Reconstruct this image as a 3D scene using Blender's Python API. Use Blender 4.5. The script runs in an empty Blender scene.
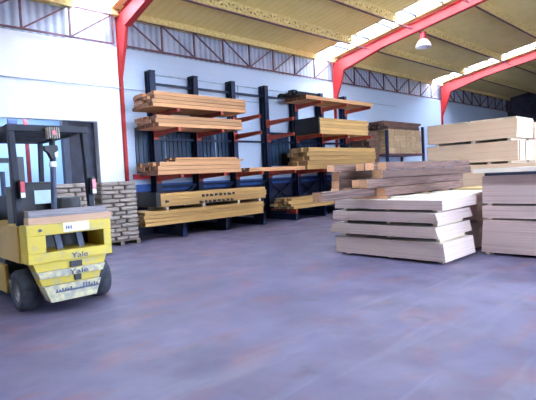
import bpy, math, random
from mathutils import Vector, Matrix
random.seed(7)
S = bpy.context.scene
C = S.collection

# ---------------------------------------------------------------- camera, sky, exposure
VPX, VPY, F = (755., 153.), (-180., 198.), 467.      # vanishing points of the two wall directions
def _d(v): return Vector((v[0]-268., -(v[1]-200.), -F)).normalized()
aX = _d(VPX); aY = _d(VPY); aY = (aY - aX*aX.dot(aY)).normalized(); aZ = aX.cross(aY)
cam = bpy.data.objects.new('camera', bpy.data.cameras.new('camera')); C.objects.link(cam)
cam.matrix_world = Matrix((aX, aY, aZ)).to_4x4()
cam.location = (0, 0, 1.6)
cam.data.sensor_width = 36; cam.data.lens = 36*F/536.; cam.data.clip_end = 300
S.camera = cam
w = bpy.data.worlds.new('sky'); S.world = w; w.use_nodes = True
bg = w.node_tree.nodes['Background']
bg.inputs[0].default_value = (.57, .71, 1.0, 1); bg.inputs[1].default_value = 19.0
S.view_settings.view_transform = 'Standard'; S.view_settings.look = 'None'
S.view_settings.gamma = 1; S.view_settings.exposure = 0.58

def area(name, loc, rot, sx, sy, power, col=(1, 1, 1), portal=False):
    l = bpy.data.lights.new(name, 'AREA'); l.shape = 'RECTANGLE'; l.size = sx; l.size_y = sy
    l.energy = power; l.color = col
    if portal: l.cycles.is_portal = True
    o = bpy.data.objects.new(name, l); C.objects.link(o); o.location = loc; o.rotation_euler = rot
    return o
OPX0, OPX1, OPZ = 6.0, 14.5, 5.6        # the big loading opening behind and to the right of the camera
WS = -6.0                               # the wall it is in
area('opening_daylight', ((OPX0+OPX1)/2, WS+.05, OPZ/2), (math.radians(90), 0, 0), OPX1-OPX0, OPZ, 1, portal=True)
sun = bpy.data.objects.new('sun', bpy.data.lights.new('sun', 'SUN')); C.objects.link(sun)
sun.data.energy = 24.0; sun.data.angle = .01; sun.data.color = (1, .95, .86); sun.rotation_euler = (math.radians(-33), 0, 0)
area('back_room_fill', (4.6, 14.7, 4.0), (0, 0, 0), 1.6, .5, 170, (.75, .87, 1))  # unseen area light added to brighten the blue room

# ---------------------------------------------------------------- materials
def nodes(name):
    m = bpy.data.materials.new(name); m.use_nodes = True
    nt = m.node_tree; b = nt.nodes['Principled BSDF']
    return m, nt, b
def mat(name, col, rough=.6, metal=0, var=.12, scale=6., stretch=(1, 1, 1), col2=None, amt=None, bump=0., rnd=0., detail=4.):
    m, nt, b = nodes(name); N = nt.nodes.new; L = nt.links.new
    tc = N('ShaderNodeTexCoord'); mp = N('ShaderNodeMapping'); mp.inputs['Scale'].default_value = stretch
    L(tc.outputs['Object'], mp.inputs[0])
    oi = N('ShaderNodeObjectInfo')
    off = N('ShaderNodeVectorMath'); off.operation = 'ADD'
    sc = N('ShaderNodeMath'); sc.operation = 'MULTIPLY'; sc.inputs[1].default_value = 37.
    L(oi.outputs['Random'], sc.inputs[0]); L(mp.outputs[0], off.inputs[0]); L(sc.outputs[0], off.inputs[1])
    ns = N('ShaderNodeTexNoise'); ns.inputs['Scale'].default_value = scale; ns.inputs['Detail'].default_value = detail
    L(off.outputs[0], ns.inputs['Vector'])
    rp = N('ShaderNodeValToRGB')
    c2 = col2 or tuple(c*(1-2.2*var) for c in col)
    rp.color_ramp.elements[0].position = .38 if amt is None else amt[0]
    rp.color_ramp.elements[1].position = .62 if amt is None else amt[1]
    rp.color_ramp.elements[0].color = (*c2, 1); rp.color_ramp.elements[1].color = (*col, 1)
    L(ns.outputs[0], rp.inputs[0])
    out = rp.outputs[0]
    if rnd:
        hs = N('ShaderNodeHueSaturation'); mr = N('ShaderNodeMapRange')
        mr.inputs['To Min'].default_value = 1-rnd; mr.inputs['To Max'].default_value = 1+rnd
        L(oi.outputs['Random'], mr.inputs[0]); L(mr.outputs[0], hs.inputs['Value']); L(out, hs.inputs['Color']); out = hs.outputs[0]
    L(out, b.inputs['Base Color'])
    b.inputs['Roughness'].default_value = rough; b.inputs['Metallic'].default_value = metal
    if bump:
        bp = N('ShaderNodeBump'); bp.inputs['Strength'].default_value = bump; bp.inputs['Distance'].default_value = .02
        L(ns.outputs[0], bp.inputs['Height']); L(bp.outputs[0], b.inputs['Normal'])
    return m
def layered(name, col, col2, pitch, rough=.7, rnd=.0):
    """edge of a pack of thin sheets: fine horizontal lines, one for each sheet"""
    m, nt, b = nodes(name); N = nt.nodes.new; L = nt.links.new
    tc = N('ShaderNodeTexCoord'); sp = N('ShaderNodeSeparateXYZ'); L(tc.outputs['Object'], sp.inputs[0])
    mu = N('ShaderNodeMath'); mu.operation = 'MULTIPLY'; mu.inputs[1].default_value = 1/pitch
    L(sp.outputs[2], mu.inputs[0])
    wn = N('ShaderNodeTexWhiteNoise'); wn.noise_dimensions = '1D'
    fl = N('ShaderNodeMath'); fl.operation = 'FLOOR'; L(mu.outputs[0], fl.inputs[0]); L(fl.outputs[0], wn.inputs['W'])
    ns = N('ShaderNodeTexNoise'); ns.inputs['Scale'].default_value = 1.5; L(tc.outputs['Object'], ns.inputs[0])
    ad = N('ShaderNodeMath'); ad.operation = 'ADD'; L(wn.outputs[0], ad.inputs[0]); L(ns.outputs[0], ad.inputs[1])
    rp = N('ShaderNodeValToRGB'); rp.color_ramp.elements[0].position = .3; rp.color_ramp.elements[1].position = 1.2
    rp.color_ramp.elements[0].color = (*col2, 1); rp.color_ramp.elements[1].color = (*col, 1)
    L(ad.outputs[0], rp.inputs[0]); L(rp.outputs[0], b.inputs['Base Color']); b.inputs['Roughness'].default_value = rough
    return m
def corrugated(name, col, col2, pitch, bump, rough=.5, axis=0, amp=.35):
    m, nt, b = nodes(name); N = nt.nodes.new; L = nt.links.new
    tc = N('ShaderNodeTexCoord'); sp = N('ShaderNodeSeparateXYZ'); L(tc.outputs['Object'], sp.inputs[0])
    mu = N('ShaderNodeMath'); mu.operation = 'MULTIPLY'; mu.inputs[1].default_value = 2*math.pi/pitch; L(sp.outputs[axis], mu.inputs[0])
    si = N('ShaderNodeMath'); si.operation = 'SINE'; L(mu.outputs[0], si.inputs[0])
    ns = N('ShaderNodeTexNoise'); ns.inputs['Scale'].default_value = 2.2; ns.inputs['Detail'].default_value = 6; L(tc.outputs['Object'], ns.inputs[0])
    ma = N('ShaderNodeMath'); ma.operation = 'MULTIPLY_ADD'; L(si.outputs[0], ma.inputs[0]); ma.inputs[1].default_value = amp; L(ns.outputs[0], ma.inputs[2])
    rp = N('ShaderNodeValToRGB'); rp.color_ramp.elements[0].position = .2; rp.color_ramp.elements[1].position = .62
    rp.color_ramp.elements[0].color = (*col2, 1); rp.color_ramp.elements[1].color = (*col, 1); L(ma.outputs[0], rp.inputs[0])
    L(rp.outputs[0], b.inputs['Base Color']); b.inputs['Roughness'].default_value = rough
    bp = N('ShaderNodeBump'); bp.inputs['Strength'].default_value = bump; bp.inputs['Distance'].default_value = .05
    L(ma.outputs[0], bp.inputs['Height']); L(bp.outputs[0], b.inputs['Normal'])
    return m

def floor_mat():
    m, nt, b = nodes('worn_concrete'); N = nt.nodes.new; L = nt.links.new
    tc = N('ShaderNodeTexCoord')
    def noise(scale, stretch=(1, 1, 1), rot=0, det=6, dist=0.):
        mp = N('ShaderNodeMapping'); mp.inputs['Scale'].default_value = stretch; mp.inputs['Rotation'].default_value = (0, 0, rot)
        L(tc.outputs['Object'], mp.inputs[0]); n = N('ShaderNodeTexNoise'); n.inputs['Scale'].default_value = scale
        n.inputs['Detail'].default_value = det; n.inputs['Distortion'].default_value = dist
        L(mp.outputs[0], n.inputs[0]); return n.outputs[0]
    def ramp(src, a, c, ca, cb):
        r = N('ShaderNodeValToRGB'); r.color_ramp.elements[0].position = a; r.color_ramp.elements[1].position = c
        r.color_ramp.elements[0].color = ca; r.color_ramp.elements[1].color = cb; L(src, r.inputs[0]); return r.outputs[0]
    def mix(f, a, c, mode='MIX'):
        x = N('ShaderNodeMix'); x.data_type = 'RGBA'; x.blend_type = mode
        L(f, x.inputs[0]) if not isinstance(f, float) else setattr(x.inputs[0], 'default_value', f)
        L(a, x.inputs[6])
        if isinstance(c, tuple): x.inputs[7].default_value = c
        else: L(c, x.inputs[7])
        return x.outputs[2]
    base = ramp(noise(1.1, det=8), .3, .7, (.078, .066, .118, 1), (.120, .106, .178, 1))
    red = ramp(noise(1.3, (1, 1.8, 1), .4, 10, .5), .52, .74, (0, 0, 0, 1), (.75, .75, .75, 1))
    c = mix(red, base, (.17, .075, .09, 1))
    pale = ramp(noise(1.2, (.3, 2.8, 1), .75, 8, .8), .55, .75, (0, 0, 0, 1), (.55, .55, .55, 1))
    c = mix(pale, c, (.20, .195, .26, 1))
    dark = ramp(noise(2.6, (1, 1, 1), 0, 5, .4), .62, .76, (0, 0, 0, 1), (.6, .6, .6, 1))
    c = mix(dark, c, (.05, .04, .055, 1))
    L(c, b.inputs['Base Color'])
    rr = ramp(noise(1.7, det=7), .35, .7, (.42, .42, .42, 1), (.68, .68, .68, 1)); L(rr, b.inputs['Roughness'])
    bp = N('ShaderNodeBump'); bp.inputs['Strength'].default_value = .15; bp.inputs['Distance'].default_value = .01
    L(noise(14.), bp.inputs['Height']); L(bp.outputs[0], b.inputs['Normal'])
    return m
def block_wall():
    m, nt, b = nodes('painted_block_dimmed'); N = nt.nodes.new; L = nt.links.new
    tc = N('ShaderNodeTexCoord'); mp = N('ShaderNodeMapping'); mp.inputs['Rotation'].default_value = (math.radians(90), 0, 0)
    L(tc.outputs['Object'], mp.inputs[0])
    br = N('ShaderNodeTexBrick'); br.inputs['Scale'].default_value = 1; br.inputs['Brick Width'].default_value = .4; br.inputs['Row Height'].default_value = .2
    br.inputs['Mortar Size'].default_value = .008
    br.inputs['Color1'].default_value = (.46, .55, .68, 1); br.inputs['Color2'].default_value = (.45, .54, .675, 1); br.inputs['Mortar'].default_value = (.42, .505, .64, 1)  # block tone lowered to carry the light falling off to the right
    L(mp.outputs[0], br.inputs[0]); L(br.outputs[0], b.inputs['Base Color']); b.inputs['Roughness'].default_value = .75
    return m
def translucent():
    m = bpy.data.materials.new('skylight_sheet'); m.use_nodes = True; nt = m.node_tree; N = nt.nodes.new; L = nt.links.new
    nt.nodes.remove(nt.nodes['Principled BSDF']); o = nt.nodes['Material Output']
    t = N('ShaderNodeBsdfTransparent'); t.inputs[0].default_value = (.8, .84, .86, 1)
    u = N('ShaderNodeBsdfTranslucent'); u.inputs[0].default_value = (.9, .93, .95, 1)
    x = N('ShaderNodeMixShader'); x.inputs[0].default_value = 1.0; L(t.outputs[0], x.inputs[1]); L(u.outputs[0], x.inputs[2]); L(x.outputs[0], o.inputs[0])
    return m

M = dict(
    floor=floor_mat(), block=block_wall(), sky=translucent(),
    white_paint=mat('white_paint', (.88, .90, .92), .7, var=.04, scale=2),
    red_paint=mat('red_paint', (.62, .035, .05), .5, var=.15, scale=3),
    rust_red=mat('rust_red', (.22, .02, .03), .6),
    blue_dado=mat('blue_dado', (.03, .11, .40), .6, var=.12),
    dado_shade=mat('dado_shade', (.018, .024, .06), .6, var=.12),
    blue_room=mat('blue_room_paint', (.36, .56, .88), .7, var=.08, scale=1.2),
    foam=corrugated('yellow_sprayed_foam', (.84, .67, .27), (.76, .59, .20), .28, .12, .9, amp=.12),
    foam_joist=mat('foam_sprayed_steel', (.80, .63, .26), .9, var=.25, scale=12, bump=.6, col2=(.62, .46, .18)),
    sheet=corrugated('grey_blue_cladding', (.42, .46, .56), (.24, .26, .36), .21, .5, .5, amp=.22),
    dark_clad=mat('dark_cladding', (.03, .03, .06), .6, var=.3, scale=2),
    truss=mat('brown_red_steel', (.16, .06, .08), .6, var=.2),
    frame_red=mat('frame_red', (.46, .014, .012), .6, var=.1, scale=1.5, rnd=0),
    rack_blue=mat('rack_blue', (.008, .02, .065), .45, var=.2),
    rack_orange=mat('rack_orange', (.50, .07, .03), .45, var=.15),
    dark_glass=mat('dark_blue_sheet', (.03, .06, .11), .35, var=.3, scale=1.5, col2=(.012, .025, .05)),
    mull=mat('pale_blue_trim', (.25, .38, .55), .6),
    timber=mat('sawn_timber', (.60, .34, .11), .7, var=.16, scale=5, stretch=(.8, 1.5, 5), rnd=.24),
    timber_red=mat('sawn_timber_reddish', (.70, .35, .15), .7, var=.16, scale=5, stretch=(.8, 1.5, 5), rnd=.20),
    endgrain=mat('end_grain', (.34, .15, .08), .85, var=.25, scale=9, rnd=.35),
    endgrain_y=mat('end_grain_pale', (.52, .33, .15), .85, var=.2, scale=9, rnd=.3),
    black_end=mat('black_sheet', (.008, .010, .012), .55, var=.2),
    beam=mat('weathered_beam', (.25, .145, .11), .85, var=.3, scale=5, stretch=(1.5, 2, 3), col2=(.09, .05, .045), rnd=.5, bump=.3),
    beam_end=mat('orange_end_grain', (.85, .46, .25), .8, var=.12, scale=7, rnd=.30),
    board=layered('board_edges', (.60, .455, .40), (.52, .39, .34), .018),
    board_face=mat('board_face', (.76, .68, .58), .6, var=.04, scale=2),
    board_pink=layered('board_edges_pinkish', (.54, .40, .36), (.45, .32, .29), .03),
    board_tan=layered('board_edges_tan', (.70, .50, .34), (.60, .42, .27), .02),
    pale=mat('pale_wood', (.72, .58, .42), .7, var=.1),
    yellow_board=mat('yellow_board', (.72, .52, .20), .7, var=.1),
    sack=mat('sack_paper', (.35, .285, .24), .85, var=.08, scale=5, rnd=.06, bump=.3),
    pallet=mat('pallet_wood', (.30, .22, .17), .85, var=.2, scale=5),
    fk_yellow=mat('forklift_yellow', (.56, .42, .035), .5, var=.08, scale=7, col2=(.42, .34, .10), amt=(.34, .50), bump=.1),
    fk_worn=mat('worn_pale_yellow', (.55, .49, .26), .6, var=.2, scale=14, col2=(.30, .29, .25), bump=.1),
    fk_side_shaded=mat('forklift_yellow_shaded', (.40, .24, .03), .5, var=.08, scale=2),  # body yellow darkened towards orange, the side's shade put into the colour
    fk_dark=mat('forklift_dark_steel', (.018, .022, .035), .45, var=.2),
    fk_post=mat('forklift_guard_paint', (.007, .011, .03), .6, var=.25, scale=10),
    steel=mat('scuffed_blue_grey', (.07, .09, .15), .5, var=.2),
    rubber=mat('tyre_rubber', (.045, .05, .065), .85, var=.2, scale=12, bump=.3),
    rim=mat('wheel_rim', (.45, .43, .41), .5, var=.3, scale=9),
    black=mat('black_plastic', (.012, .012, .015), .5),
    white=mat('white_plate', (.80, .80, .78), .5, var=.05),
    red_lens=mat('red_lens', (.65, .03, .06), .25),
    cyan=mat('pale_paper', (.55, .75, .80), .5, var=.05),
    grey_plank=mat('grey_plank', (.30, .28, .30), .8, var=.2, scale=6, stretch=(.5, 4, 4)),
    pink_plank=mat('pinkish_plank', (.60, .38, .25), .8, var=.12, scale=6, stretch=(.5, 4, 4)),
    reflector=mat('lamp_reflector', (.82, .82, .84), .4, var=.03),
    rail=mat('grey_rail', (.24, .25, .30), .6),
    block_tan=mat('tan_block', (.58, .38, .20), .8, var=.2, scale=6, rnd=.16),
    rust=mat('brown_stock', (.18, .09, .06), .85, var=.3, scale=5, rnd=.2),
    ground=mat('outdoor_concrete', (.55, .53, .52), .8, var=.1, scale=1),
    wire=mat('cable', (.42, .50, .62), .6),
)

# ---------------------------------------------------------------- mesh helpers
world = {}                               # world location of every parent
class MB:
    def __init__(s): s.v = []; s.f = []; s.mi = []
    def add(s, vs, fs, mi=0):
        k = len(s.v); s.v += [Vector(p) for p in vs]
        s.f += [tuple(i+k for i in f) for f in fs]; s.mi += [mi]*len(fs) if isinstance(mi, int) else mi
        return s
    def box(s, x0, x1, y0, y1, z0, z1, mi=0, end=None):
        vs = [(x, y, z) for x in (x0, x1) for y in (y0, y1) for z in (z0, z1)]
        fs = [(0, 1, 3, 2), (4, 6, 7, 5), (0, 4, 5, 1), (2, 3, 7, 6), (0, 2, 6, 4), (1, 5, 7, 3)]
        return s.add(vs, fs, mi if end is None else [end, end, mi, mi, mi, mi])
    def beam(s, p, q, wd, h=None, up=(0, 0, 1)):
        p, q = Vector(p), Vector(q); h = h or wd; d = (q-p).normalized(); up = Vector(up)
        if abs(d.dot(up)) > .97: up = Vector((0, 1, 0))
        a = d.cross(up).normalized(); b = a.cross(d)
        vs = [c + a*(i*wd/2) + b*(j*h/2) for c in (p, q) for i in (-1, 1) for j in (-1, 1)]
        return s.add(vs, [(0, 2, 3, 1), (4, 5, 7, 6), (0, 1, 5, 4), (2, 6, 7, 3), (0, 4, 6, 2), (1, 3, 7, 5)])
    def prism(s, poly, f0, f1):          # poly: list of 2D points; f0,f1 map a 2D point to 3D ends
        n = len(poly); vs = [f0(p) for p in poly] + [f1(p) for p in poly]
        return s.add(vs, [tuple(range(n))[::-1], tuple(range(n, 2*n))] + [(i, (i+1) % n, n+(i+1) % n, n+i) for i in range(n)])
    def tube(s, p, q, r, n=12, r2=None):
        p, q = Vector(p), Vector(q); r2 = r if r2 is None else r2; d = (q-p).normalized()
        up = Vector((0, 0, 1)) if abs(d.z) < .9 else Vector((1, 0, 0)); a = d.cross(up).normalized(); b = a.cross(d)
        vs = [p + a*math.cos(t)*r + b*math.sin(t)*r for t in [2*math.pi*i/n for i in range(n)]]
        vs += [q + a*math.cos(t)*r2 + b*math.sin(t)*r2 for t in [2*math.pi*i/n for i in range(n)]]
        return s.add(vs, [tuple(range(n)), tuple(range(n, 2*n))[::-1]] + [(i, n+i, n+(i+1) % n, (i+1) % n) for i in range(n)])
    def lathe(s, prof, c, axis='X', n=32):  # prof: (radius, offset along axis), closed
        c = Vector(c); k = len(prof); vs = []
        for i in range(n):
            t = 2*math.pi*i/n
            for r, o in prof:
                vs.append(c + (Vector((o, r*math.cos(t), r*math.sin(t))) if axis == 'X' else Vector((r*math.cos(t), r*math.sin(t), o))))
        return s.add(vs, [(i*k+j, i*k+(j+1) % k, ((i+1) % n)*k+(j+1) % k, ((i+1) % n)*k+j) for i in range(n) for j in range(k)])
    def build(s, name, mats, parent=None, bevel=0., smooth=False, origin=None):
        if not isinstance(mats, (list, tuple)): mats = [mats]
        lo = Vector([min(v[i] for v in s.v) for i in range(3)]); hi = Vector([max(v[i] for v in s.v) for i in range(3)])
        org = world[parent.name] if parent else (Vector(origin) if origin else Vector(((lo.x+hi.x)/2, (lo.y+hi.y)/2, lo.z)))
        me = bpy.data.meshes.new(name); me.from_pydata([v-org for v in s.v], [], s.f); me.update()
        for m in mats: me.materials.append(M[m])
        for p, i in zip(me.polygons, s.mi): p.material_index = i; p.use_smooth = smooth
        import bmesh
        bm = bmesh.new(); bm.from_mesh(me); bmesh.ops.recalc_face_normals(bm, faces=bm.faces); bm.to_mesh(me); bm.free()
        o = bpy.data.objects.new(name, me); C.objects.link(o)
        if parent: o.parent = parent
        else: o.location = org
        world[o.name] = org
        if bevel:
            b = o.modifiers.new('bevel', 'BEVEL'); b.width = bevel; b.segments = 2; b.limit_method = 'ANGLE'
        return o
def tag(o, label, cat=None, group=None):
    o['label'] = label
    if cat: o['category'] = cat
    if group: o['group'] = group
    return o
def thing(name, loc, label, cat, group=None):
    o = bpy.data.objects.new(name, None); C.objects.link(o); o.location = loc; world[o.name] = Vector(loc)
    o.empty_display_size = .1
    return tag(o, label, cat, group)
def struct(o): o['kind'] = 'structure'; return o
ORD = ['top', 'second', 'third', 'fourth', 'fifth', 'sixth', 'seventh', 'eighth', 'ninth', 'tenth', 'eleventh', 'twelfth', 'thirteenth', 'fourteenth', 'fifteenth']
ROW = ['front', 'second', 'third', 'fourth', 'fifth', 'sixth', 'seventh', 'eighth', 'ninth']

# ---------------------------------------------------------------- the hall
W = 13.0; ZW = 5.6; ZE = 6.6; SL = .165; RY = 2.5; XE = 38.0; XL = -9.0
FR = [-3.6, 6.63, 16.8, 27.1]            # portal frames
def zr(y): return ZE + SL*(W-y) if y > RY else ZE + SL*(W-RY) - SL*(RY-y)
struct(MB().box(XL, XE, WS-.2, W+5, -.2, 0).build('floor', 'floor', origin=(0, 0, 0)))
struct(MB().box(-40, 60, -60, WS-.2, -.25, -.02).build('ground_outside', 'ground', origin=(0, 0, 0)))  # unseen ground, added to bounce daylight in through the opening
# north wall with the doorway into the blue room
m = MB(); DX0, DX1, DZ = 1.6, 5.85, 3.4
m.box(6.63, XE, W, W+.25, 0, ZW)
struct(m.build('wall_north', 'block', origin=(0, W, 0)))
m = MB(); m.box(XL, DX0, W, W+.25, 0, ZW).box(DX0, DX1, W, W+.25, DZ, ZW).box(DX1, 6.63, W, W+.25, 0, ZW)
struct(m.build('wall_north_bright_end', 'white_paint', origin=(0, W, 0)))  # whiter than the block wall, so the strong light here is in the colour
struct(MB().box(XL, XE, W+.12, W+.18, ZW, ZE+.1).build('wall_north_cladding', 'sheet', origin=(.1, W, ZW)))
# painted stripe and dado
struct(MB().box(6.85, XE-.02, W-.02, W, 1.70, 1.86).build('trim_1', 'red_paint'))
struct(MB().box(6.85, XE-.02, W-.015, W, 1.32, 1.54).build('trim_2', 'blue_dado'))
struct(MB().box(6.85, XE-.02, W-.012, W, .0, 1.32).build('trim_12', 'dado_shade'))  # shade behind the low packs, put into the wall colour
# back room
m = MB(); m.box(-1, 7.0, 16.2, 16.4, 0, 4.2).box(-1.2, -1, W+.25, 16.2, 0, 4.2).box(7.0, 7.2, W+.25, 16.2, 0, 4.2)
struct(m.build('wall_back_room', 'blue_room', origin=(0, 16, 0)))
struct(MB().box(-1.2, 7.2, W+.25, 16.4, 4.2, 4.4).build('ceiling_back_room', 'white_paint'))
# the dark door leaf and its jamb
d = struct(MB().box(5.16, 6.2, 13.3, 13.36, .02, 4.1).build('door_1', 'dark_clad'))
MB().box(5.3, 5.34, 13.26, 13.3, 1.0, 1.25).build('door_handle', 'rim', d)
struct(MB().box(4.98, 5.15, 13.3, 13.5, 0, 4.18).build('trim_3', 'rack_blue'))
# other walls; unseen south and west ones coloured dark to cut bounced light
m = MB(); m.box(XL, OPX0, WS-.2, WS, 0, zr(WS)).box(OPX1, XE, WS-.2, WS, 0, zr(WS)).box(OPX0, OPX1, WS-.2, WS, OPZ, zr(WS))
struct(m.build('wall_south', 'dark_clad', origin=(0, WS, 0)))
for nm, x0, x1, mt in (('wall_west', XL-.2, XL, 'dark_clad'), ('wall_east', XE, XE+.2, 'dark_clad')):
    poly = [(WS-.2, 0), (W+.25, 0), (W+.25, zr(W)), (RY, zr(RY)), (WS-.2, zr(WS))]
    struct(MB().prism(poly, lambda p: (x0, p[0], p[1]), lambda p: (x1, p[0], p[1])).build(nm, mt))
# roof: panels between the translucent strips
strips = [(c-1.32, c-.25) for c in FR]
def roofslab(name, x0, x1, mt, lift=0., th=.12, y0=None, y1=None):
    m = MB()
    for ya, yb in ((W+.3, RY), (RY, WS-.3)):
        if y0 is not None:
            if not (y0 <= ya and y1 >= yb): continue
            ya2, yb2 = min(ya, y1), max(yb, y0)
        else: ya2, yb2 = ya, yb
        za, zb = zr(ya2)+lift, zr(yb2)+lift
        m.add([(x, y, z+t) for x in (x0, x1) for y, z in ((ya2, za), (yb2, zb)) for t in (0, th)],
              [(0, 1, 3, 2), (4, 6, 7, 5), (0, 4, 5, 1), (2, 3, 7, 6), (0, 2, 6, 4), (1, 5, 7, 3)])
    return struct(m.build(name, mt, origin=(0, 0, 0)))
xs = XL-.3; k = 1
for a, b in strips:
    roofslab('ceiling' if k == 1 else 'ceiling_%d' % k, xs, a, 'foam'); k += 1
    xs = b
roofslab('ceiling_%d' % k, xs, XE+.2, 'foam')
n = 1
for a, b in strips:
    struct_o = roofslab('window_%d' % n, a-.03, b+.03, 'sky', .13, .01); n += 1
    # thin foam-covered cross bars that cut the strip into panes
    m = MB(); y = W-1.05
    while y > WS+.3:
        m.beam((a, y, zr(y)+.04), (b, y, zr(y)+.04), .045, .10); y -= 1.05
    struct(m.build('skylight_bar', 'dark_clad', None, origin=(a, 0, 7)))
# eave foam edge along the wall head
xs = XL
for q, (a, b) in enumerate(strips + [(XE, XE)]):
    struct(MB().beam((xs, W-.10, ZE-.03), (a, W-.10, ZE-.06), .24, .20).build('trim_%d' % (4+q), 'foam_joist')); xs = b

# ---------------------------------------------------------------- portal frames
for i, c in enumerate(FR):
    where = ['behind the camera at the open end', 'left of the racks, by the doorway', 'behind the right end of the cantilever rack', 'far frame beyond the tan board tower'][i]
    t = thing('portal_frame', (c, W-.3, 0), 'red steel portal frame, ' + where, 'steel frame', 'red portal frames')
    ht = .5 if i else .4
    def ibeam(poly, name, nside):
        """web from the polygon (y, z), flanges along the listed edges"""
        m = MB(); m.prism(poly, lambda p: (c-.012, p[0], p[1]), lambda p: (c+.012, p[0], p[1]))
        for a, b in nside:
            p, q = poly[a], poly[b]
            m.beam((c, p[0], p[1]), (c, q[0], q[1]), .20 if name == 'rafter' else .09, .02)
        return m.build(name, 'frame_red', t)
    for sgn, ye, in ((1, W), (-1, WS)):
        if sgn < 0 and OPX0 < c < OPX1 and False: continue
        Y = lambda d: ye - sgn*d         # distance from the wall
        ibeam([(Y(.02), 0), (Y(.08), 0), (Y(.10), 4.7), (Y(.44), 5.55), (Y(.62), ZE-.50), (Y(.62), ZE-.0), (Y(.02), ZE-.12)], 'column', [(0, 6), (1, 2), (2, 3), (3, 4), (5, 6)])
        ibeam([(Y(.62), ZE+.02), (RY, zr(RY)-.09), (RY, zr(RY)-.46), (Y(2.6), zr(Y(2.6))-.44), (Y(.62), ZE-.54)], 'rafter', [(0, 1), (2, 3), (3, 4)])
    MB().box(c-.12, c+.12, W-.2, W-.02, 0, .03).build('base_plate', 'frame_red', t)
    if i == 3:
        pass
# ---------------------------------------------------------------- eave girders and joists
def girder(x0, x1, y, ztop, zbot, n, flip, matn, label, chord=.07, group=None, name='lattice_girder', cat='girder', bw=.05, chordm=None):
    t = thing(name, ((x0+x1)/2, y, zbot), label, cat, group)
    MB().beam((x0, y, ztop), (x1, y, ztop), chord, chord).build('top_chord', matn, t)
    MB().beam((x0, y, zbot), (x1, y, zbot), chord, chord).build('bottom_chord', chordm or matn, t)
    st = (x1-x0)/n
    m = MB()
    for k in range(n+1):
        MB().beam((x0+k*st, y, zbot), (x0+k*st, y, ztop), bw, bw).build('upright', matn, t) if name == 'lattice_girder' else m.beam((x0+k*st, y, zbot), (x0+k*st, y, ztop), bw, bw)
        if k < n:
            down = flip(k, n)
            a, b = (ztop, zbot) if down else (zbot, ztop)
            g = MB() if name == 'lattice_girder' else m
            g.beam((x0+k*st, y, a), (x0+(k+1)*st, y, b), bw*.9, bw*.9)
            if name == 'lattice_girder': g.build('diagonal', matn, t)
    if name != 'lattice_girder': m.build('web', matn, t)
    return t
gl = ['over the doorway, left of the red column', 'above the lumber racks, between the two nearest red columns', 'right of the second red column', 'at the dark far end of the hall']
ends = [(FR[0]+.2, FR[1]-.2), (FR[1]+.2, FR[2]-.2), (FR[2]+.2, FR[3]-.2), (FR[3]+.2, XE-.1)]
for (a, b), l in zip(ends, gl):
    girder(a, b, W-.13, ZE-.13, ZW+.04, 8, (lambda k, n: k < n/2), 'truss', 'lattice girder ' + l, chord=.045, group='wall head girders', bw=.045)
jl = ['lowest joist by the rack wall', 'second joist from the rack wall', 'third joist from the rack wall', 'fourth joist up the slope', 'joist beside the ridge']
for j, y in enumerate((11.0, 9.05, 6.9, 4.9, 2.9)):
    for q, (a, b) in enumerate(ends):
        bay = ['left bay', 'bay over the racks', 'middle right bay', 'far bay'][q]
        b2 = b-1.15 if q < 3 else b
        t = girder(a-.1, b2, y, zr(y)-.03, zr(y)-.25, 30, (lambda k, n: k % 2 == 0), 'foam_joist',
               'yellow foam-sprayed lattice joist, %s, %s' % (jl[j], bay), chord=.09, group='ceiling joists', name='roof_joist', cat='joist', bw=.10,
               chordm='foam_joist')
        MB().beam((a-.1, y, zr(y)-.32), (b+.1, y, zr(y)-.32), .045, .045).build('bare_rod', 'truss', t)

# ---------------------------------------------------------------- hanging lamp
LX, LY = 16.95, 8.75
t = thing('pendant_lamp', (LX, LY, 6.3), 'white bell-shaped pendant lamp with red top hanging from the ceiling joist', 'lamp')
MB().tube((LX, LY, 6.8), (LX, LY, zr(LY)-.01), .02).build('hanger', 'truss', t)
MB().box(LX-.09, LX+.09, LY-.09, LY+.09, 6.52, 6.80).build('ballast_box', 'red_paint', t, .01)
prof = [(.10, .30), (.18, .24), (.26, .12), (.30, 0), (.29, .0), (.24, .11), (.16, .22), (.10, .27)]
MB().lathe(prof, (LX, LY, 6.22), 'Z').build('lamp_shade', 'reflector', t, smooth=True)
MB().lathe([(.001, .05), (.06, .06), (.08, .12), (.05, .22), (.04, .29), (.001, .29)], (LX, LY, 6.22), 'Z', 16).build('bulb', 'white', t, smooth=True)

# ---------------------------------------------------------------- cables on the wall
tag(MB().tube((-3, W-.03, 4.42), (12.5, W-.03, 4.40), .018, 6).build('wall_cable', 'wire'), 'thin grey cable running level along the white wall, below the rack tops', 'cable')
tag(MB().tube((7.62, W-.02, 4.93), (22, W-.02, 4.93), .022, 6).build('wall_conduit', 'wire'), 'thin grey conduit on the wall level with the rack post tops', 'conduit')
j = thing('junction_box', (11.15, W-.02, 4.1), 'small grey junction box with a cable, behind the right end of the lumber', 'junction box')
MB().box(11.05, 11.25, W-.10, W-.005, 4.02, 4.22).build('box', 'wire', j, .01)
MB().tube((11.15, W-.045, 4.22), (11.15, W-.045, 4.90), .015, 6).build('cable', 'wire', j)

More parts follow.
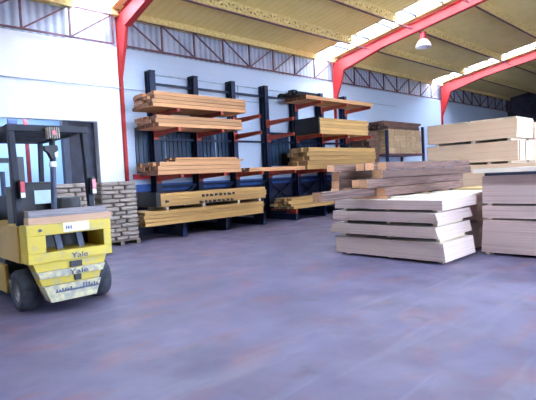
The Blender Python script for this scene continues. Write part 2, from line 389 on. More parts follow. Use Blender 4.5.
# ---------------------------------------------------------------- dark sheet panels on the wall behind the rack
for k, (a, b) in enumerate([(6.98, 7.95), (8.05, 8.98), (9.05, 9.95), (10.02, 10.95)]):
    d = thing('ribbed_sheeting', ((a+b)/2, W-.05, 1.88), 'dark blue ribbed wall panel behind the rack, %s' % ['farthest left, beside the red column', 'second from the red column', 'third from the red column', 'rightmost of the four'][k], 'wall panel', 'dark panels behind the rack')
    m = MB(); m.box(a, b, W-.05, W-.02, 1.88, 3.26)
    x = a+.08
    while x < b-.05: m.box(x, x+.04, W-.08, W-.045, 1.89, 3.25); x += .16
    m.build('panel', 'dark_glass', d)
    MB().box(b+.01, b+.055, W-.07, W-.02, 1.88, 3.26).build('edge_strip', 'mull', d)
for k, (a, b, z0, z1) in enumerate([(12.4, 13.7, 2.0, 3.3), (13.9, 15.4, 2.0, 3.3)]):
    m = MB(); m.box(a, b, W-.05, W-.02, z0, z1); x = a+.1
    while x < b-.05: m.box(x, x+.04, W-.08, W-.045, z0+.01, z1-.01); x += .2
    tag(m.build('ribbed_sheeting', 'dark_glass'), 'dark wall panel behind the middle of the rack, %s' % ['in the open bay', 'behind the black-ended lumber'][k], 'wall panel', 'dark panels behind the rack')

# ---------------------------------------------------------------- cantilever rack
PX = [7.5, 9.07, 10.66, 12.26, 13.87, 15.48, 17.12]; YP = W-.22; YT = 11.32
rack = thing('cantilever_rack', (12.3, YP, 0), 'dark blue cantilever rack with seven posts and orange-red arms along the wall', 'rack')
LV = {3.12: range(0, 7), 3.66: range(0, 4), 1.79: range(0, 7), 4.36: (4, 5, 6)}
for i, x in enumerate(PX):
    m = MB(); m.box(x-.09, x+.09, YP-.02, YP+.02, 0, 4.96); m.box(x-.09, x+.09, YP-.16, YP-.13, 0, 4.96); m.box(x-.09, x+.09, YP+.13, YP+.16, 0, 4.96)
    m.box(x-.02, x+.02, YP-.15, YP+.15, 0, 4.96); m.box(x-.10, x+.10, YP-.16, YP+.16, 4.94, 4.98)
    m.build('post', 'rack_blue', rack)
    MB().box(x-.07, x+.07, YT+.02, YP-.165, .0, .22).build('base_foot', 'rack_blue', rack)
    MB().box(x-.05, x+.05, YT+.02, YT+.5, .22, .398).box(x-.05, x+.05, YT+.49, YP-.165, .30, .397).build('riser', 'rack_orange' if i == 3 else 'rack_blue', rack)
    for z, which in LV.items():
        if i in which:
            m = MB(); y0, y1 = YT, YP-.165; h0, h1 = .10, .17
            m.prism([(y0, z), (y1, z), (y1, z-h1), (y0, z-h0)], lambda p: (x-.05, p[0], p[1]), lambda p: (x+.05, p[0], p[1]))
            m.box(x-.09, x+.09, y1-.02, y1, z-.24, z+.06)
            m.build('arm', 'rack_orange', rack)
for a, b in zip(PX, PX[1:]):
    for z in (.55, 1.45, 2.9, 4.6):
        MB().beam((a+.09, YP, z), (b-.09, YP, z), .05, .07).build('brace', 'rack_blue', rack)
    MB().beam((a+.09, YP+.03, .58), (b-.09, YP+.03, 1.42), .05).beam((a+.09, YP+.08, 1.42), (b-.09, YP+.08, .58), .05).build('cross_brace', 'rack_blue', rack)

# ---------------------------------------------------------------- lumber: each plank a thing
unit = {}
def plank_mesh(wood, end):
    if (wood, end) not in unit:
        m = MB().box(-.5, .5, -.5, .5, 0, 1, 0, 1)
        o = m.build('plank_source', [wood, end], origin=(0, 0, 0)); unit[(wood, end)] = o.data
        bpy.data.objects.remove(o)
    return unit[(wood, end)]
def plank(x0, x1, y0, y1, z0, z1, label, group, wood='timber', end='endgrain', name='plank', cat='plank'):
    o = bpy.data.objects.new(name, plank_mesh(wood, end)); C.objects.link(o)
    o.location = ((x0+x1)/2, (y0+y1)/2, z0); o.scale = (x1-x0, y1-y0, z1-z0)
    return tag(o, label, cat, group)
def bundle(desc, group, x0, x1, y0, y1, z0, z1, rows, cols, wood='timber', end='endgrain', jl=.10, jr=.10, step=None):
    dz = (z1-z0)/rows; dy = (y1-y0)/cols
    for r in range(rows):                      # r = 0 is the bottom layer
        for c in range(cols):
            if step and step(r, c): continue
            a = x0+random.uniform(0, jl); b = x1-random.uniform(0, jr)
            g = random.uniform(.001, .008)
            lay = ORD[rows-1-r] if rows > 1 else 'only'
            plank(a, b, y0+c*dy+.004+g, y0+(c+1)*dy-.004, z0+r*dz+(.003 if r else 0), z0+(r+1)*dz-.008,
                  'plank in %s, %s layer, %s row' % (desc, lay, ROW[c]), group, wood, end)
YF = 11.28
bundle('highest left rack pack', 'planks in the highest left pack', 6.62, 10.02, YF, 12.48, 3.66, 4.08, 4, 5, 'timber_red', jl=.16, jr=.03)
bundle('second-highest left rack pack', 'planks in the second left pack', 6.68, 9.85, YF, 12.45, 3.12, 3.44, 3, 5, 'timber_red', jl=.14, jr=.05)
bundle('middle left rack pack', 'planks in the middle left pack', 6.65, 9.70, YF, 12.40, 1.79, 2.15, 3, 5, 'timber_red', jl=.14, jr=.06)
bundle('thin pile atop middle left pack', 'loose planks on the middle left pack', 7.25, 9.95, YF+.1, 11.95, 2.15, 2.27, 2, 3, 'timber_red', jl=.1, jr=.4)
bundle('thin orange pack at rack centre', 'planks on the middle shelf', 10.0, 12.75, YF, 12.0, 1.79, 1.92, 2, 3, 'timber_red', jl=.1, jr=.05)
bundle('lowest pack beside the sacks', 'planks in the lowest left pack', 6.18, 10.62, YF, 12.4, .40, .80, 4, 5, jl=.05, jr=.06, end='endgrain_y')
bundle('black-ended pack with dark stamps', 'planks in the stamped pack', 6.62, 10.85, YF+.05, 12.3, .90, 1.27, 4, 4, jl=.03, jr=.12, end='endgrain_y')
bundle('large yellow pack at right rack', 'planks in the large right pack', 12.85, 17.35, YF, 12.3, 1.79, 2.60, 5, 4, jl=.2, jr=.1, end='endgrain_y')
bundle('black-ended pack on right upper arms', 'planks in the right upper pack', 13.58, 16.85, YF, 12.4, 3.12, 3.72, 5, 4, jl=.04, jr=.05, wood='timber')
bundle('thin pack on highest right arms', 'planks on the highest right arms', 12.95, 17.3, YF, 12.4, 4.36, 4.50, 2, 5, 'timber_red', jl=.04, jr=.1)
bundle('floor-level right rack pack', 'planks in the floor-level right pack', 11.75, 15.6, YF, 12.2, .40, .80, 4, 4, jl=.3, jr=.1, end='endgrain_y')
# spacers between the two lowest packs, and the white-ended one
for k, x in enumerate((6.9, 8.15, 9.5, 10.4)):
    plank(x, x+.08, YF+.02, 12.3, .805, .895, 'short spacer between the two lowest left packs, %s' % ['leftmost', 'second from left', 'third from left', 'rightmost'][k], 'lumber spacers', 'pale', 'pale', 'spacer', 'spacer')
# black end covers
def cover(x, y0, y1, z0, z1, label, d=.12):
    m = MB(); m.box(x-.03, x-.012, y0-.02, y1+.02, z0+.01, z1+.01)
    m.box(x-.03, x+d, y0-.02, y1+.02, z1+.003, z1+.012); m.box(x-.03, x+d, y0-.035, y0-.016, z0+.01, z1+.01)
    tag(m.build('end_cover', 'black_end'), label, 'cover', 'black covers on lumber ends')
cover(6.62, YF+.05, 12.3, .905, 1.29, 'black cover on the left end of the stamped pack')
cover(13.58, YF, 12.4, 3.12, 3.73, 'black cover on the left end of the right upper pack', .05)
m = MB()
random.seed(3)
for k in range(7):
    y = YF+.05+k*.16; m.box(12.5+random.uniform(0, .25), 13.6+random.uniform(-.1, .1), y, y+.13, 4.515, 4.57+random.uniform(0, .08))
tag(m.build('black_sheeting', 'black_end'), 'crumpled black sheeting on the left end of the highest right planks', 'sheeting')
# dark stamped marks on the stamped pack
pm = [o for o in C.objects if o.get('group') == 'planks in the stamped pack']
def front_plank(zc): return min((o for o in pm), key=lambda o: abs(o.location.z+.045-zc)*3+abs(o.location.y-(YF+.05+.15)))
for z, x0, n, sd in ((1.13, 8.15, 8, 1), (.945, 8.05, 8, 2), (1.04, 6.9, 1, 5)):
    random.seed(sd); x = x0; p = front_plank(z); mw = Matrix.LocRotScale(p.location, None, p.scale); zc = p.location.z+p.scale.z/2
    for k in range(n):
        wv = random.uniform(.09, .15); y = p.location.y-p.scale.y/2-.001
        a, b = random.choice((-.035, -.02)), random.choice((.02, .035))
        vs = [(x, zc-.04), (x+wv, zc+a), (x+wv, zc+b), (x+wv*.5, zc+b), (x+wv*.5, zc+.04), (x, zc+.04)]
        o = MB().prism(vs, lambda q: (q[0], y-.004, q[1]), lambda q: (q[0], y, q[1])).build('stamped_mark', 'black_end')
        o.parent = p; o.matrix_parent_inverse = mw.inverted(); o['label'] = 'dark stencilled mark'
        x += wv+.05

# far storage shelf of short blocks beyond the rack
sx0, sx1, sy0 = 18.95, 22.0, 11.6
sh = thing('storage_shelf', ((sx0+sx1)/2, 12.2, 0), 'dark metal storage frame beyond the right end of the lumber rack', 'shelf')
for x in (sx0-.2, sx1+.1):
    for y in (sy0, 12.8): MB().box(x-.06, x+.06, y-.05, y+.05, 0, 3.45 if x < 20 else 3.7).build('post', 'rack_blue', sh)
for z in (1.0, 2.38):
    MB().box(sx0-.25, sx1+.15, sy0-.04, 12.84, z-.10, z).build('shelf_board', 'truss', sh)
for r in range(4):
    for c in range(6):
        x = sx0+.02+c*.5
        plank(x, x+.485, sy0+.02, sy0+1.1, 2.385+r*.285, 2.385+(r+1)*.285-.008,
              'tan block on the far shelf, %s layer, %s from left' % (['bottom', 'second', 'third', 'top'][r], ['first', 'second', 'third', 'fourth', 'fifth', 'sixth'][c]), 'tan blocks on the far shelf', 'block_tan', 'block_tan', 'timber_block', 'block')
bundle('brown stock above far tan blocks', 'brown planks on the far blocks', 18.5, 22.05, sy0+.02, 12.7, 3.53, 3.88, 3, 4, 'rust', 'rust', jl=.5, jr=.3)
bundle('dark loose pile left of tan blocks', 'brown planks left of the far blocks', 17.55, 18.60, 11.9, 12.8, 1.79, 3.4, 7, 3, 'rust', 'rust', jl=.4, jr=.1)
# what holds the loose pile up
m = MB(); m.box(17.5, 18.62, 11.85, 12.82, 0, 1.785)
tag(m.build('dark_crate', 'truss'), 'tall dark crate under the loose brown pile at the rack end', 'crate')

# ---------------------------------------------------------------- sacks on pallets
def sack_mesh():
    import bmesh
    bm = bmesh.new(); bmesh.ops.create_cube(bm, size=2.)
    bmesh.ops.subdivide_edges(bm, edges=bm.edges, cuts=5, use_grid_fill=True)
    for v in bm.verts:
        x, y, z = v.co
        e = max(abs(x), abs(y)); prof = (1-min(1, max(0, (e-.55)/.45))**3.2*.2)
        cr = 1-.06*(x*y)**2
        v.co = Vector((x*cr*.5, y*cr*.5, z*prof*.5+.5))
    me = bpy.data.meshes.new('sack'); bm.to_mesh(me); bm.free()
    for p in me.polygons: p.use_smooth = True
    me.materials.append(M['sack']); return me
SM = sack_mesh()
def sacks(x0, y0, nlay, side):
    t = thing('pallet', (x0+.5, y0+.5, 0), 'wooden pallet under the %s stack of sacks' % side, 'pallet', 'sack pallets')
    for k in range(3): MB().box(x0+.0+k*.45, x0+.1+k*.45, y0, y0+1.0, .0, .10).build('block_row', 'pallet', t)
    for k in range(6): MB().box(x0, x0+1.0, y0+k*.176, y0+k*.176+.11, .10, .125).build('slat', 'pallet', t)
    lh = 1.53/nlay
    random.seed(11)
    for l in range(nlay):
        z = .127+l*lh
        if l % 2: cells = [(i*.5, j*.333, .5, .333) for j in range(3) for i in range(2)]
        else: cells = [(i*.333, j*.5, .333, .5) for j in range(2) for i in range(3)]
        for (cx, cy, sx, sy) in cells:
            o = bpy.data.objects.new('sack', SM); C.objects.link(o)
            jx, jy = random.uniform(-.012, .012), random.uniform(-.012, .012)
            o.location = (x0+cx+sx/2+jx, y0+cy+sy/2+jy, z); o.scale = (sx-.018, sy-.018, lh*.985)
            if cy == 0:
                pos = 'front ' + (['left', 'right'][int(cx > .3)] if l % 2 else ['left', 'middle', 'right'][int(round(cx/.333))])
            else: pos = ('middle' if l % 2 and cy < .5 else 'back') + ' ' + (['left', 'right'][int(cx > .3)] if l % 2 else ['left', 'middle', 'right'][int(round(cx/.333))])
            tag(o, 'grey-brown sack, %s, %s layer of %s sack stack' % (pos, ORD[nlay-1-l], side), 'sack', 'paper sacks on pallets')
sacks(5.08, 11.35, 14, 'right')
sacks(3.98, 11.42, 14, 'left')

# ---------------------------------------------------------------- packs of boards
def pack(x0, x1, y0, y1, z0, z1, label, group, edge='board', lean=(0, 0, 0, 0), strap=()):
    """lean = how far the top is shifted outwards at -x, +x, -y, +y"""
    a, b, c, d = lean
    n = max(3, int((z1-z0)/.045)); m = MB()
    for k in range(n):
        t0, t1 = k/n, (k+1)/n; t = (k+.5)/n; j = random.uniform(-.004, .004)
        X0, X1, Y0, Y1 = x0-a*t+j, x1+b*t+j, y0-c*t+j, y1+d*t+j
        za, zb = z0+(z1-z0)*t0, z0+(z1-z0)*t1-.0015
        vs = [(x, y, z) for x in (X0, X1) for y in (Y0, Y1) for z in (za, zb)]
        m.add(vs, [(0, 1, 3, 2), (4, 6, 7, 5), (0, 4, 5, 1), (2, 3, 7, 6), (0, 2, 6, 4), (1, 5, 7, 3)], [0, 0, 0, 0, 1, 1])
    if not strap:
        return tag(m.build('board_pack', [edge, 'board_face']), label, 'board pack', group)
    t = thing('board_pack', ((x0+x1)/2, (y0+y1)/2, z0), label, 'board pack', group)
    m.build('boards', [edge, 'board_face'], t)
    for x in strap: MB().box(x, x+.03, y0-c-.012, y0-c*0-.006, z0, z1).build('strap', 'black_end', t)
    return t
def bearers(x0, x1, ys, z0, z1, where, matn='pale'):
    for k, y in enumerate(ys):
        pos = ['nearest the right-hand end', 'middle one', 'at the far left end'][k]
        plank(x0, x1, y, y+.08, z0, z1, 'wooden bearer %s, %s' % (where, pos), 'board pack bearers', matn, matn, 'bearer', 'bearer')
random.seed(5)
G1 = 'board packs in the front stack'
fy = (3.66, 4.6, 5.55)
pack(7.31, 8.49, 3.50, 5.74, .05, .36, 'bottom and thickest board pack of the front stack on the floor', G1, lean=(0, 0, -.04, .02))
pack(7.29, 8.60, 3.60, 5.88, .43, .62, 'board pack second from the bottom of the front stack', G1, lean=(.0, .05, -.06, -.10))
pack(7.29, 8.66, 3.60, 5.78, .69, .86, 'board pack second from the top of the front stack', G1, lean=(0, 0, -.06, 0))
pack(7.31, 8.70, 3.53, 5.74, .91, 1.075, 'top board pack of the front stack, under the dark beams', G1, lean=(0, 0, 0, 0))
bearers(7.46, 8.42, (3.62, 4.58, 5.54), 0, .048, 'on the floor under the front stack')
bearers(7.46, 8.42, (3.66, 4.6, 5.6), .362, .428, 'in the lowest gap of the front stack')
bearers(7.46, 8.44, (3.70, 4.6, 5.55), .622, .688, 'in the middle gap of the front stack')
bearers(7.46, 8.44, (3.70, 4.6, 5.55), .862, .908, 'in the top gap of the front stack')
tag(MB().box(7.75, 8.9, 3.56, 4.85, 1.078, 1.096).build('loose_sheet', 'board_face'), 'single pale sheet lying loose on top of the front stack', 'sheet')
G2 = 'board packs in the second stack'
pack(8.98, 10.15, 3.66, 5.9, .05, .52, 'bottom board pack of the stack hidden behind the front stack', G2)
pack(8.98, 10.15, 3.66, 5.9, .58, 1.10, 'top board pack of the stack just behind the front stack', G2)
bearers(9.0, 10.1, (4.2, 4.9, 5.7), 0, .048, 'on the floor under the second stack'); bearers(9.0, 10.1, (4.2, 4.9, 5.7), .522, .578, 'in the gap of the second stack')
G3 = 'board packs in the near right tower'
pack(8.60, 9.80, 1.1, 3.44, .05, .635, 'bottom pinkish board pack of the tower at the right edge', G3, 'board_pink', (0, 0, 0, -.04))
pack(8.60, 9.80, 1.1, 3.41, .67, .89, 'thin middle board pack of the tower at the right edge', G3, 'board_pink')
pack(8.60, 9.80, 1.1, 3.40, .93, 1.42, 'top pinkish board pack of the tower at the right edge', G3, 'board_pink')
bearers(8.64, 9.76, (1.2, 2.2, 3.3), 0, .048, 'on the floor under the right-edge tower'); bearers(8.64, 9.76, (1.2, 2.2, 3.25), .637, .668, 'in the lower gap of the right-edge tower'); bearers(8.64, 9.76, (1.2, 2.2, 3.25), .892, .928, 'in the upper gap of the right-edge tower')
tag(MB().box(8.62, 9.82, 1.1, 3.36, 1.422, 1.475).build('cover_board', 'steel'), 'dark grey board directly on the right-edge tower', 'board')
tag(MB().box(8.50, 9.82, 1.1, 3.52, 1.478, 1.55).build('cover_board', ['board_face']), 'pale overhanging board pack lid crowning the right-edge tower', 'board')
G4 = 'board packs in the tall far tower'
pack(12.42, 13.65, 4.06, 6.38, 2.27, 2.74, 'top tan board pack of the tall far tower', G4, 'board_tan', (0, 0, .03, .0))
pack(12.42, 13.65, 4.03, 6.40, 1.70, 2.20, 'second tan board pack of the tall far tower, with black straps', G4, 'board_tan', (0, 0, 0, 0), strap=(12.5, 12.95))
pack(12.42, 13.65, 3.6, 5.48, 1.02, 1.64, 'narrower tan board pack low in the tall far tower', G4, 'board_tan')
pack(12.42, 13.65, 3.6, 5.9, .05, .96, 'bottom board pack of the tall far tower, mostly hidden', G4, 'board_tan')
bearers(12.46, 13.6, (3.7, 4.6, 5.4), 0, .048, 'on the floor under the far tower'); bearers(12.46, 13.6, (3.7, 4.6, 5.4), .962, 1.018, 'low in the far tower')
bearers(12.46, 13.6, (4.2, 4.7, 5.3), 1.642, 1.698, 'in the middle gap of the far tower'); bearers(12.46, 13.6, (4.2, 5.1, 6.1), 2.202, 2.268, 'in the top gap of the far tower')
for k, (a, b) in enumerate(((4.05, 5.17), (5.24, 6.36))):
    tag(MB().box(12.40, 13.66, a, b, 2.742, 2.785).build('top_sheet', 'pale'), 'pale sheet on top of the far tower, %s half' % ['right', 'left'][k], 'sheet', 'sheets on the far tower')
# side column of the far tower
pack(13.75, 14.95, 4.04, 6.3, 1.70, 2.20, 'board pack behind the second pack of the far tower', G4, 'board_tan', strap=(14.0,))
pack(13.75, 14.95, 4.04, 6.3, 2.27, 2.70, 'board pack behind the top pack of the far tower', G4, 'board_tan')
pack(13.75, 14.95, 4.04, 6.3, .05, 1.64, 'tall hidden board pack at the back of the far tower', G4, 'board_tan')
bearers(13.8, 14.9, (4.2, 5.1, 6.1), 0, .048, 'on the floor behind the far tower'); bearers(13.8, 14.9, (4.2, 5.1, 6.1), 1.642, 1.698, 'middle gap, back of far tower'); bearers(13.8, 14.9, (4.2, 5.1, 6.1), 2.202, 2.268, 'top gap, back of far tower')
# low yellow stack between
pack(10.4, 11.7, 3.7, 4.75, .05, 1.05, 'low board pack between the beams and the far tower', None, 'board_tan')
bearers(10.45, 11.65, (3.8, 4.2, 4.6), 0, .048, 'under the low pack by the beams')
tag(MB().box(10.38, 11.75, 3.66, 4.78, 1.053, 1.12).build('yellow_board', 'yellow_board'), 'yellow board on the low pack beyond the front stack', 'board')

# ---------------------------------------------------------------- heavy beams on the stacks
random.seed(21)
GB = 'dark heavy beams on the board stacks'
def hb(x0, x1, y, z, label, wd=.20, h=.165):
    plank(x0, x1, y, y+wd-.006, z, z+h-.009, label, GB, 'beam', 'beam_end', 'timber_beam', 'beam')
for k, x in enumerate((7.6, 9.2, 10.0)):
    plank(x, x+.1, 4.72, 6.3, 1.102 if k else 1.077, 1.13, 'thin bearer under the dark beams, %s' % ['left', 'middle', 'right'][k], 'bearers under the beams', 'beam', 'beam_end', 'bearer', 'bearer')
Z1, Z2, Z3, Z4, Z5 = 1.132, 1.297, 1.462, 1.627, 1.792
hb(7.62, 11.0, 4.78, Z1, 'bottom dark beam nearest the aisle, with orange sawn end')
hb(6.02, 11.3, 5.00, Z1, 'long pale-topped bottom beam jutting out furthest left')
hb(7.4, 11.6, 5.40, Z1, 'bottom beam third from the aisle')
hb(7.6, 11.9, 5.85, Z1, 'bottom beam at the back of the pile')
hb(7.22, 11.25, 4.90, Z2, 'second-layer beam nearest the aisle, pale orange end')
hb(7.30, 11.2, 5.11, Z2, 'second-layer beam just behind the front one')
hb(7.9, 11.5, 5.42, Z2, 'second-layer beam in the middle of the pile')
hb(7.62, 11.6, 5.85, Z2, 'second-layer back beam with bright orange end')
hb(7.62, 11.55, 4.83, Z3, 'third-layer beam nearest the aisle, pale end')
hb(7.9, 11.5, 5.06, Z3, 'third-layer beam just behind the front one')
hb(8.5, 11.4, 5.45, Z3, 'third-layer beam in the middle of the pile')
hb(7.66, 11.6, 5.87, Z3, 'third-layer back beam with orange end')
hb(7.95, 11.75, 4.95, Z4, 'top-layer beam nearest the aisle', h=.15)
hb(7.85, 11.6, 5.17, Z4, 'top-layer beam with orange end, second from the aisle', h=.15)
hb(8.0, 11.5, 5.50, Z4, 'top-layer beam third from the aisle', h=.15)
hb(7.55, 11.3, 5.90, Z4, 'top-layer back beam reaching furthest left, orange end', h=.15)

# ---------------------------------------------------------------- forklift
fk = thing('forklift', (2.28, 7.4, 0), 'worn yellow forklift with dark overhead guard seen from behind at left', 'forklift')
def fp(m, name, mt, bevel=0., parent=fk, smooth=False, label=None):
    o = m.build(name, mt, parent, bevel, smooth)
    if label: o['label'] = label
    return o
cx = 2.285
# counterweight: upper block with a wide opening
m = MB(); RYB = 6.08
m.box(1.76, 2.83, RYB, 6.85, .66, .785).box(1.76, 2.83, RYB, 6.85, 1.0, 1.14)
m.box(1.76, 1.98, RYB, 6.85, .785, 1.0).box(2.72, 2.83, RYB, 6.85, .785, 1.0).box(1.98, 2.72, 6.7, 6.85, .785, 1.0)
cw = fp(m, 'counterweight', 'fk_yellow', .008)
def trap(z0, z1, w0, w1, y0, y1):
    return MB().prism([(cx-w0, z0), (cx+w0, z0), (cx+w1, z1), (cx-w1, z1)], lambda p: (p[0], y0, p[1]), lambda p: (p[0], y1, p[1]))
def wz(z): return .29+(z-.15)/(.66-.15)*.18
for z0, z1, y, mt, nm in ((.55, .658, RYB+.03, 'fk_yellow', 'upper_step'), (.46, .548, RYB-.0, 'fk_worn', 'middle_step'), (.36, .458, RYB+.06, 'fk_yellow', 'recessed_step'), (.15, .358, RYB+.0, 'fk_worn', 'bottom_step')):
    fp(trap(z0, z1, wz(z0), wz(z1), y, 6.34), nm, mt, .006, label='worn pale scuffed ledge' if mt == 'fk_worn' else None)
fp(MB().box(2.26, 2.41, RYB+.005, RYB+.028, .56, .635), 'slot', 'black'); fp(MB().box(2.32, 2.40, RYB+.035, RYB+.058, .375, .45), 'slot', 'black')
for x in (2.22, 2.50): fp(MB().beam((x, 6.3, .785), (x-.04, 6.3, 1.0), .075, .05), 'cooling_strut', 'steel')
fp(MB().box(1.985, 2.715, 6.6, 6.66, .787, .998), 'radiator', 'black')
fp(MB().box(2.20, 2.53, RYB-.006, RYB-.001, 1.02, 1.135), 'name_plate', 'white', label='white plate')
def text(body, x, z, y, size, parent, mt='black', name='lettering', sx=1.15):
    cu = bpy.data.curves.new('t', 'FONT'); cu.body = body; cu.size = size; cu.extrude = .002; cu.align_x = 'CENTER'
    cu.offset = .001
    o = bpy.data.objects.new('t', cu); C.objects.link(o)
    dg = bpy.context.evaluated_depsgraph_get(); me = bpy.data.meshes.new_from_object(o.evaluated_get(dg))
    bpy.data.objects.remove(o)
    me.transform(Matrix.Translation(Vector((x, y, z))-world[parent.name]) @ Matrix.Rotation(math.radians(90), 4, 'X') @ Matrix.Diagonal((sx, 1, 1, 1)))
    me.materials.clear(); me.materials.append(M[mt]); o = bpy.data.objects.new(name, me); C.objects.link(o); o.parent = parent
    return o
text('Yale', 2.385, .675, RYB-.004, .10, fk, 'steel', sx=1.25)
text('Yale', 2.36, .472, RYB-.005, .085, fk, 'steel', sx=1.7)
random.seed(4); m = MB()
for x in (2.23, 2.26, 2.29): m.box(x, x+.012, RYB-.009, RYB-.0065, 1.05, 1.10)
m.box(2.24, 2.30, RYB-.009, RYB-.0065, 1.07, 1.08)
fp(m, 'plate_marking', 'steel')
m = MB()
for a, b in ((2.06, 2.26), (2.40, 2.60)):
    x = a
    while x < b: m.box(x, x+.02, RYB-.004, RYB-.001, .27, .27+random.uniform(.03, .07)); x += .035
m.box(2.05, 2.62, RYB-.003, RYB-.001, .262, .285)
fp(m, 'scuffed_marking', 'steel')
fp(MB().tube((1.92, RYB+.0, 1.07), (1.92, RYB-.02, 1.07), .018), 'bolt', 'steel')
# chassis, hood and side covers
fp(MB().box(1.80, 2.78, 6.86, 8.3, .70, 1.12), 'engine_cover', 'fk_side_shaded', .02)
fp(MB().box(1.735, 1.78, 6.35, 8.3, .66, 1.12), 'side_panel', 'fk_side_shaded', .01); fp(MB().box(2.84, 2.88, 6.35, 8.3, .66, 1.12), 'side_panel', 'fk_side_shaded', .01)
fp(MB().box(1.72, 1.76, 6.95, 8.3, .20, .58), 'step_panel', 'fk_side_shaded', .01); fp(MB().box(2.84, 2.88, 6.95, 8.3, .20, .58), 'step_panel', 'fk_side_shaded', .01)
fp(MB().box(1.98, 2.62, 6.36, 8.4, .22, .66), 'chassis', 'fk_dark', .01)
fp(MB().box(1.74, 2.83, 7.0, 8.3, .59, .65), 'running_board', 'fk_dark')
# wheels
def wheel(xc, yc, r, wd, out):
    h = wd/2
    prof = [(r*.55, -h), (r*.9, -h), (r, -h*.7), (r, h*.7), (r*.9, h), (r*.55, h)]
    tyre = fp(MB().lathe(prof, (xc, yc, r), 'X', 40), 'wheel', 'rubber', smooth=True)
    o = out*h
    rm = MB().lathe([(.001, o*.35), (r*.2, o*.35), (r*.22, o*.75), (r*.30, o*.75), (r*.34, o*.3), (r*.46, o*.35), (r*.56, o*.9), (r*.56, -o*.6), (.001, -o*.6)], (xc, yc, r), 'X', 32).build('rim', 'rim', tyre, smooth=True)
    for k in range(6):
        t = k*math.pi/3
        MB().tube((xc+o*.3, yc+math.cos(t)*r*.4, r+math.sin(t)*r*.4), (xc+o*.55, yc+math.cos(t)*r*.4, r+math.sin(t)*r*.4), .012, 8).build('wheel_nut', 'steel', tyre)
wheel(1.85, 6.64, .27, .20, -1); wheel(2.82, 6.60, .27, .20, 1)
wheel(1.84, 8.55, .32, .22, -1); wheel(2.74, 8.55, .32, .22, 1)
fp(MB().tube((1.9, 6.66, .265), (2.72, 6.66, .265), .05), 'rear_axle', 'fk_dark')
# overhead guard
gy, gz = 6.36, 2.31
for x0, x1 in ((1.775, 1.745), (2.70, 2.655)):
    m = MB().beam((x0, gy, 1.13), (x1, gy, gz), .075, .085, (0, 1, 0)); fp(m, 'guard_pillar', 'fk_post', .008)
    fp(MB().beam((x0, 8.35, 1.0), (x1, 8.1, gz), .07, .07, (0, 1, 0)), 'guard_pillar', 'fk_post', .008)
m = MB().box(1.70, 2.70, gy-.05, gy+.05, gz-.0, gz+.085).box(1.70, 2.70, 8.05, 8.15, gz, gz+.085)
m.box(1.70, 1.78, gy, 8.1, gz, gz+.08).box(2.62, 2.70, gy, 8.1, gz, gz+.08)
for k in range(7): m.box(1.78, 2.62, 6.62+k*.21, 6.66+k*.21, gz+.01, gz+.07)
fp(m, 'guard_roof', 'fk_post', .005)
# centre pole with work lamp and horn
fp(MB().tube((2.20, 6.37, 1.14), (2.23, 6.37, 1.93), .036), 'centre_pole', 'steel')
fp(MB().tube((2.23, 6.37, 1.93), (2.24, 6.37, 2.30), .038), 'exhaust_pipe', 'black')
fp(MB().tube((2.225, 6.37, 1.86), (2.225, 6.37, 1.93), .046), 'pipe_clamp', 'white', label='white clamp')
fp(MB().box(2.215, 2.25, 6.23, 6.244, 1.98, 2.06), 'pipe_sticker', 'white')
lm = MB().prism([(2.06, 2.12), (2.23, 2.13), (2.24, 2.06), (2.19, 2.03), (2.17, 1.95), (2.14, 1.95), (2.11, 2.03), (2.07, 2.06)], lambda p: (p[0], 6.16, p[1]), lambda p: (p[0], 6.24, p[1]))
fp(lm, 'work_lamp', 'black', .01)
# a striped warning beacon on the guard beam
m = MB().box(2.14, 2.29, 6.22, 6.32, 2.22, 2.36); bc = fp(m, 'beacon', 'pale', .01)
for k in range(5): MB().box(2.15+k*.028, 2.16+k*.028, 6.212, 6.22, 2.21, 2.37).build('beacon_bar', 'black', bc)
MB().box(2.19, 2.235, 6.205, 6.212, 2.26, 2.32).build('beacon_lens', 'red_lens', bc)
for x in (1.80, 2.70):
    tl = fp(MB().box(x-.03, x+.035, 6.24, 6.315, 1.47, 1.70), 'tail_light', 'black', .008)
    MB().box(x-.02, x+.028, 6.23, 6.242, 1.55, 1.68).build('lens', 'red_lens', tl); MB().box(x-.02, x+.028, 6.23, 6.242, 1.485, 1.545).build('lens', 'white', tl)
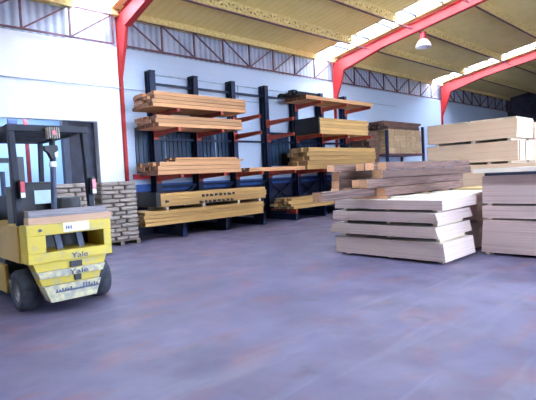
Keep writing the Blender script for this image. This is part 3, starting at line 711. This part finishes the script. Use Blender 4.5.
# seat, wheel, tank, mast
fp(MB().box(2.0, 2.5, 7.2, 7.7, 1.13, 1.28), 'seat', 'black', .03); fp(MB().box(2.02, 2.46, 7.08, 7.2, 1.2, 1.68), 'seat_backrest', 'black', .03)
fp(MB().box(1.82, 2.10, 6.75, 7.05, 1.125, 1.62), 'battery_box', 'fk_dark', .02)
fp(MB().box(2.13, 2.38, 6.92, 6.96, 1.37, 1.56), 'document_panel', 'cyan', .004, label='pale blue-white panel')
fp(MB().box(2.42, 2.72, 6.75, 7.05, 1.125, 1.45), 'tool_box', 'black', .03)
fp(MB().box(1.9, 2.66, 8.1, 8.3, 1.12, 1.5), 'dashboard', 'fk_dark', .02)
fp(MB().tube((2.25, 8.1, 1.45), (2.25, 7.95, 1.6), .02), 'steering_column', 'fk_dark')
fp(MB().lathe([(.17, -.012), (.2, -.012), (.2, .012), (.17, .012)], (2.25, 7.93, 1.62), 'Z'), 'steering_wheel', 'black')
for x in (2.0, 2.56): fp(MB().box(x-.05, x+.05, 8.85, 9.0, .1, 2.15), 'mast_rail', 'fk_dark')
for x in (2.12, 2.44): fp(MB().box(x-.04, x+.04, 8.88, 8.98, .1, 2.12), 'inner_mast_rail', 'fk_dark')
for z in (.4, 1.2, 2.05): fp(MB().box(1.96, 2.6, 8.86, 8.98, z, z+.08), 'mast_crossbar', 'fk_dark')
fp(MB().tube((2.28, 8.93, .2), (2.28, 8.93, 1.9), .04), 'lift_cylinder', 'steel')
fp(MB().box(1.8, 2.76, 9.02, 9.08, .15, .65), 'fork_carriage', 'fk_dark')
for x in (1.98, 2.58):
    fp(MB().box(x-.06, x+.06, 9.09, 10.2, .05, .09).box(x-.06, x+.06, 9.09, 9.13, .05, .65), 'fork', 'steel')
# boards lying on the counterweight
plank(1.80, 2.86, 6.10, 6.28, 1.142, 1.225, 'pinkish plank lying across the forklift counterweight', 'planks on the forklift', 'pink_plank', 'pink_plank')
plank(1.82, 2.80, 6.14, 6.31, 1.227, 1.31, 'weathered grey plank on top of the pinkish one on the forklift', 'planks on the forklift', 'grey_plank', 'grey_plank')

# ---------------------------------------------------------------- back room odds and ends
tag(MB().tube((4.55, 15.0, 0), (4.55, 15.0, 4.18), .06).build('red_pipe', 'rust_red'), 'vertical dark red pipe inside the blue room behind the forklift', 'pipe')
tag(MB().box(4.05, 4.3, 14.9, 15.0, 3.2, 4.18).build('green_bracket', 'rack_blue'), 'dark bracket hanging from the ceiling of the blue room', 'bracket')
# far rail at the end of the hall
r = thing('guard_rail', (31.5, 3.8, 0), 'grey metal guard rail far behind the tall board tower', 'railing')
for k in range(8): MB().box(30+k*.6, 30.06+k*.6, 7.5, 7.56, 0, 4.1).build('post', 'rail', r)
for z in (3.3, 3.7, 4.05): MB().box(29.9, 34.4, 7.5, 7.56, z, z+.06).build('rail', 'rail', r)
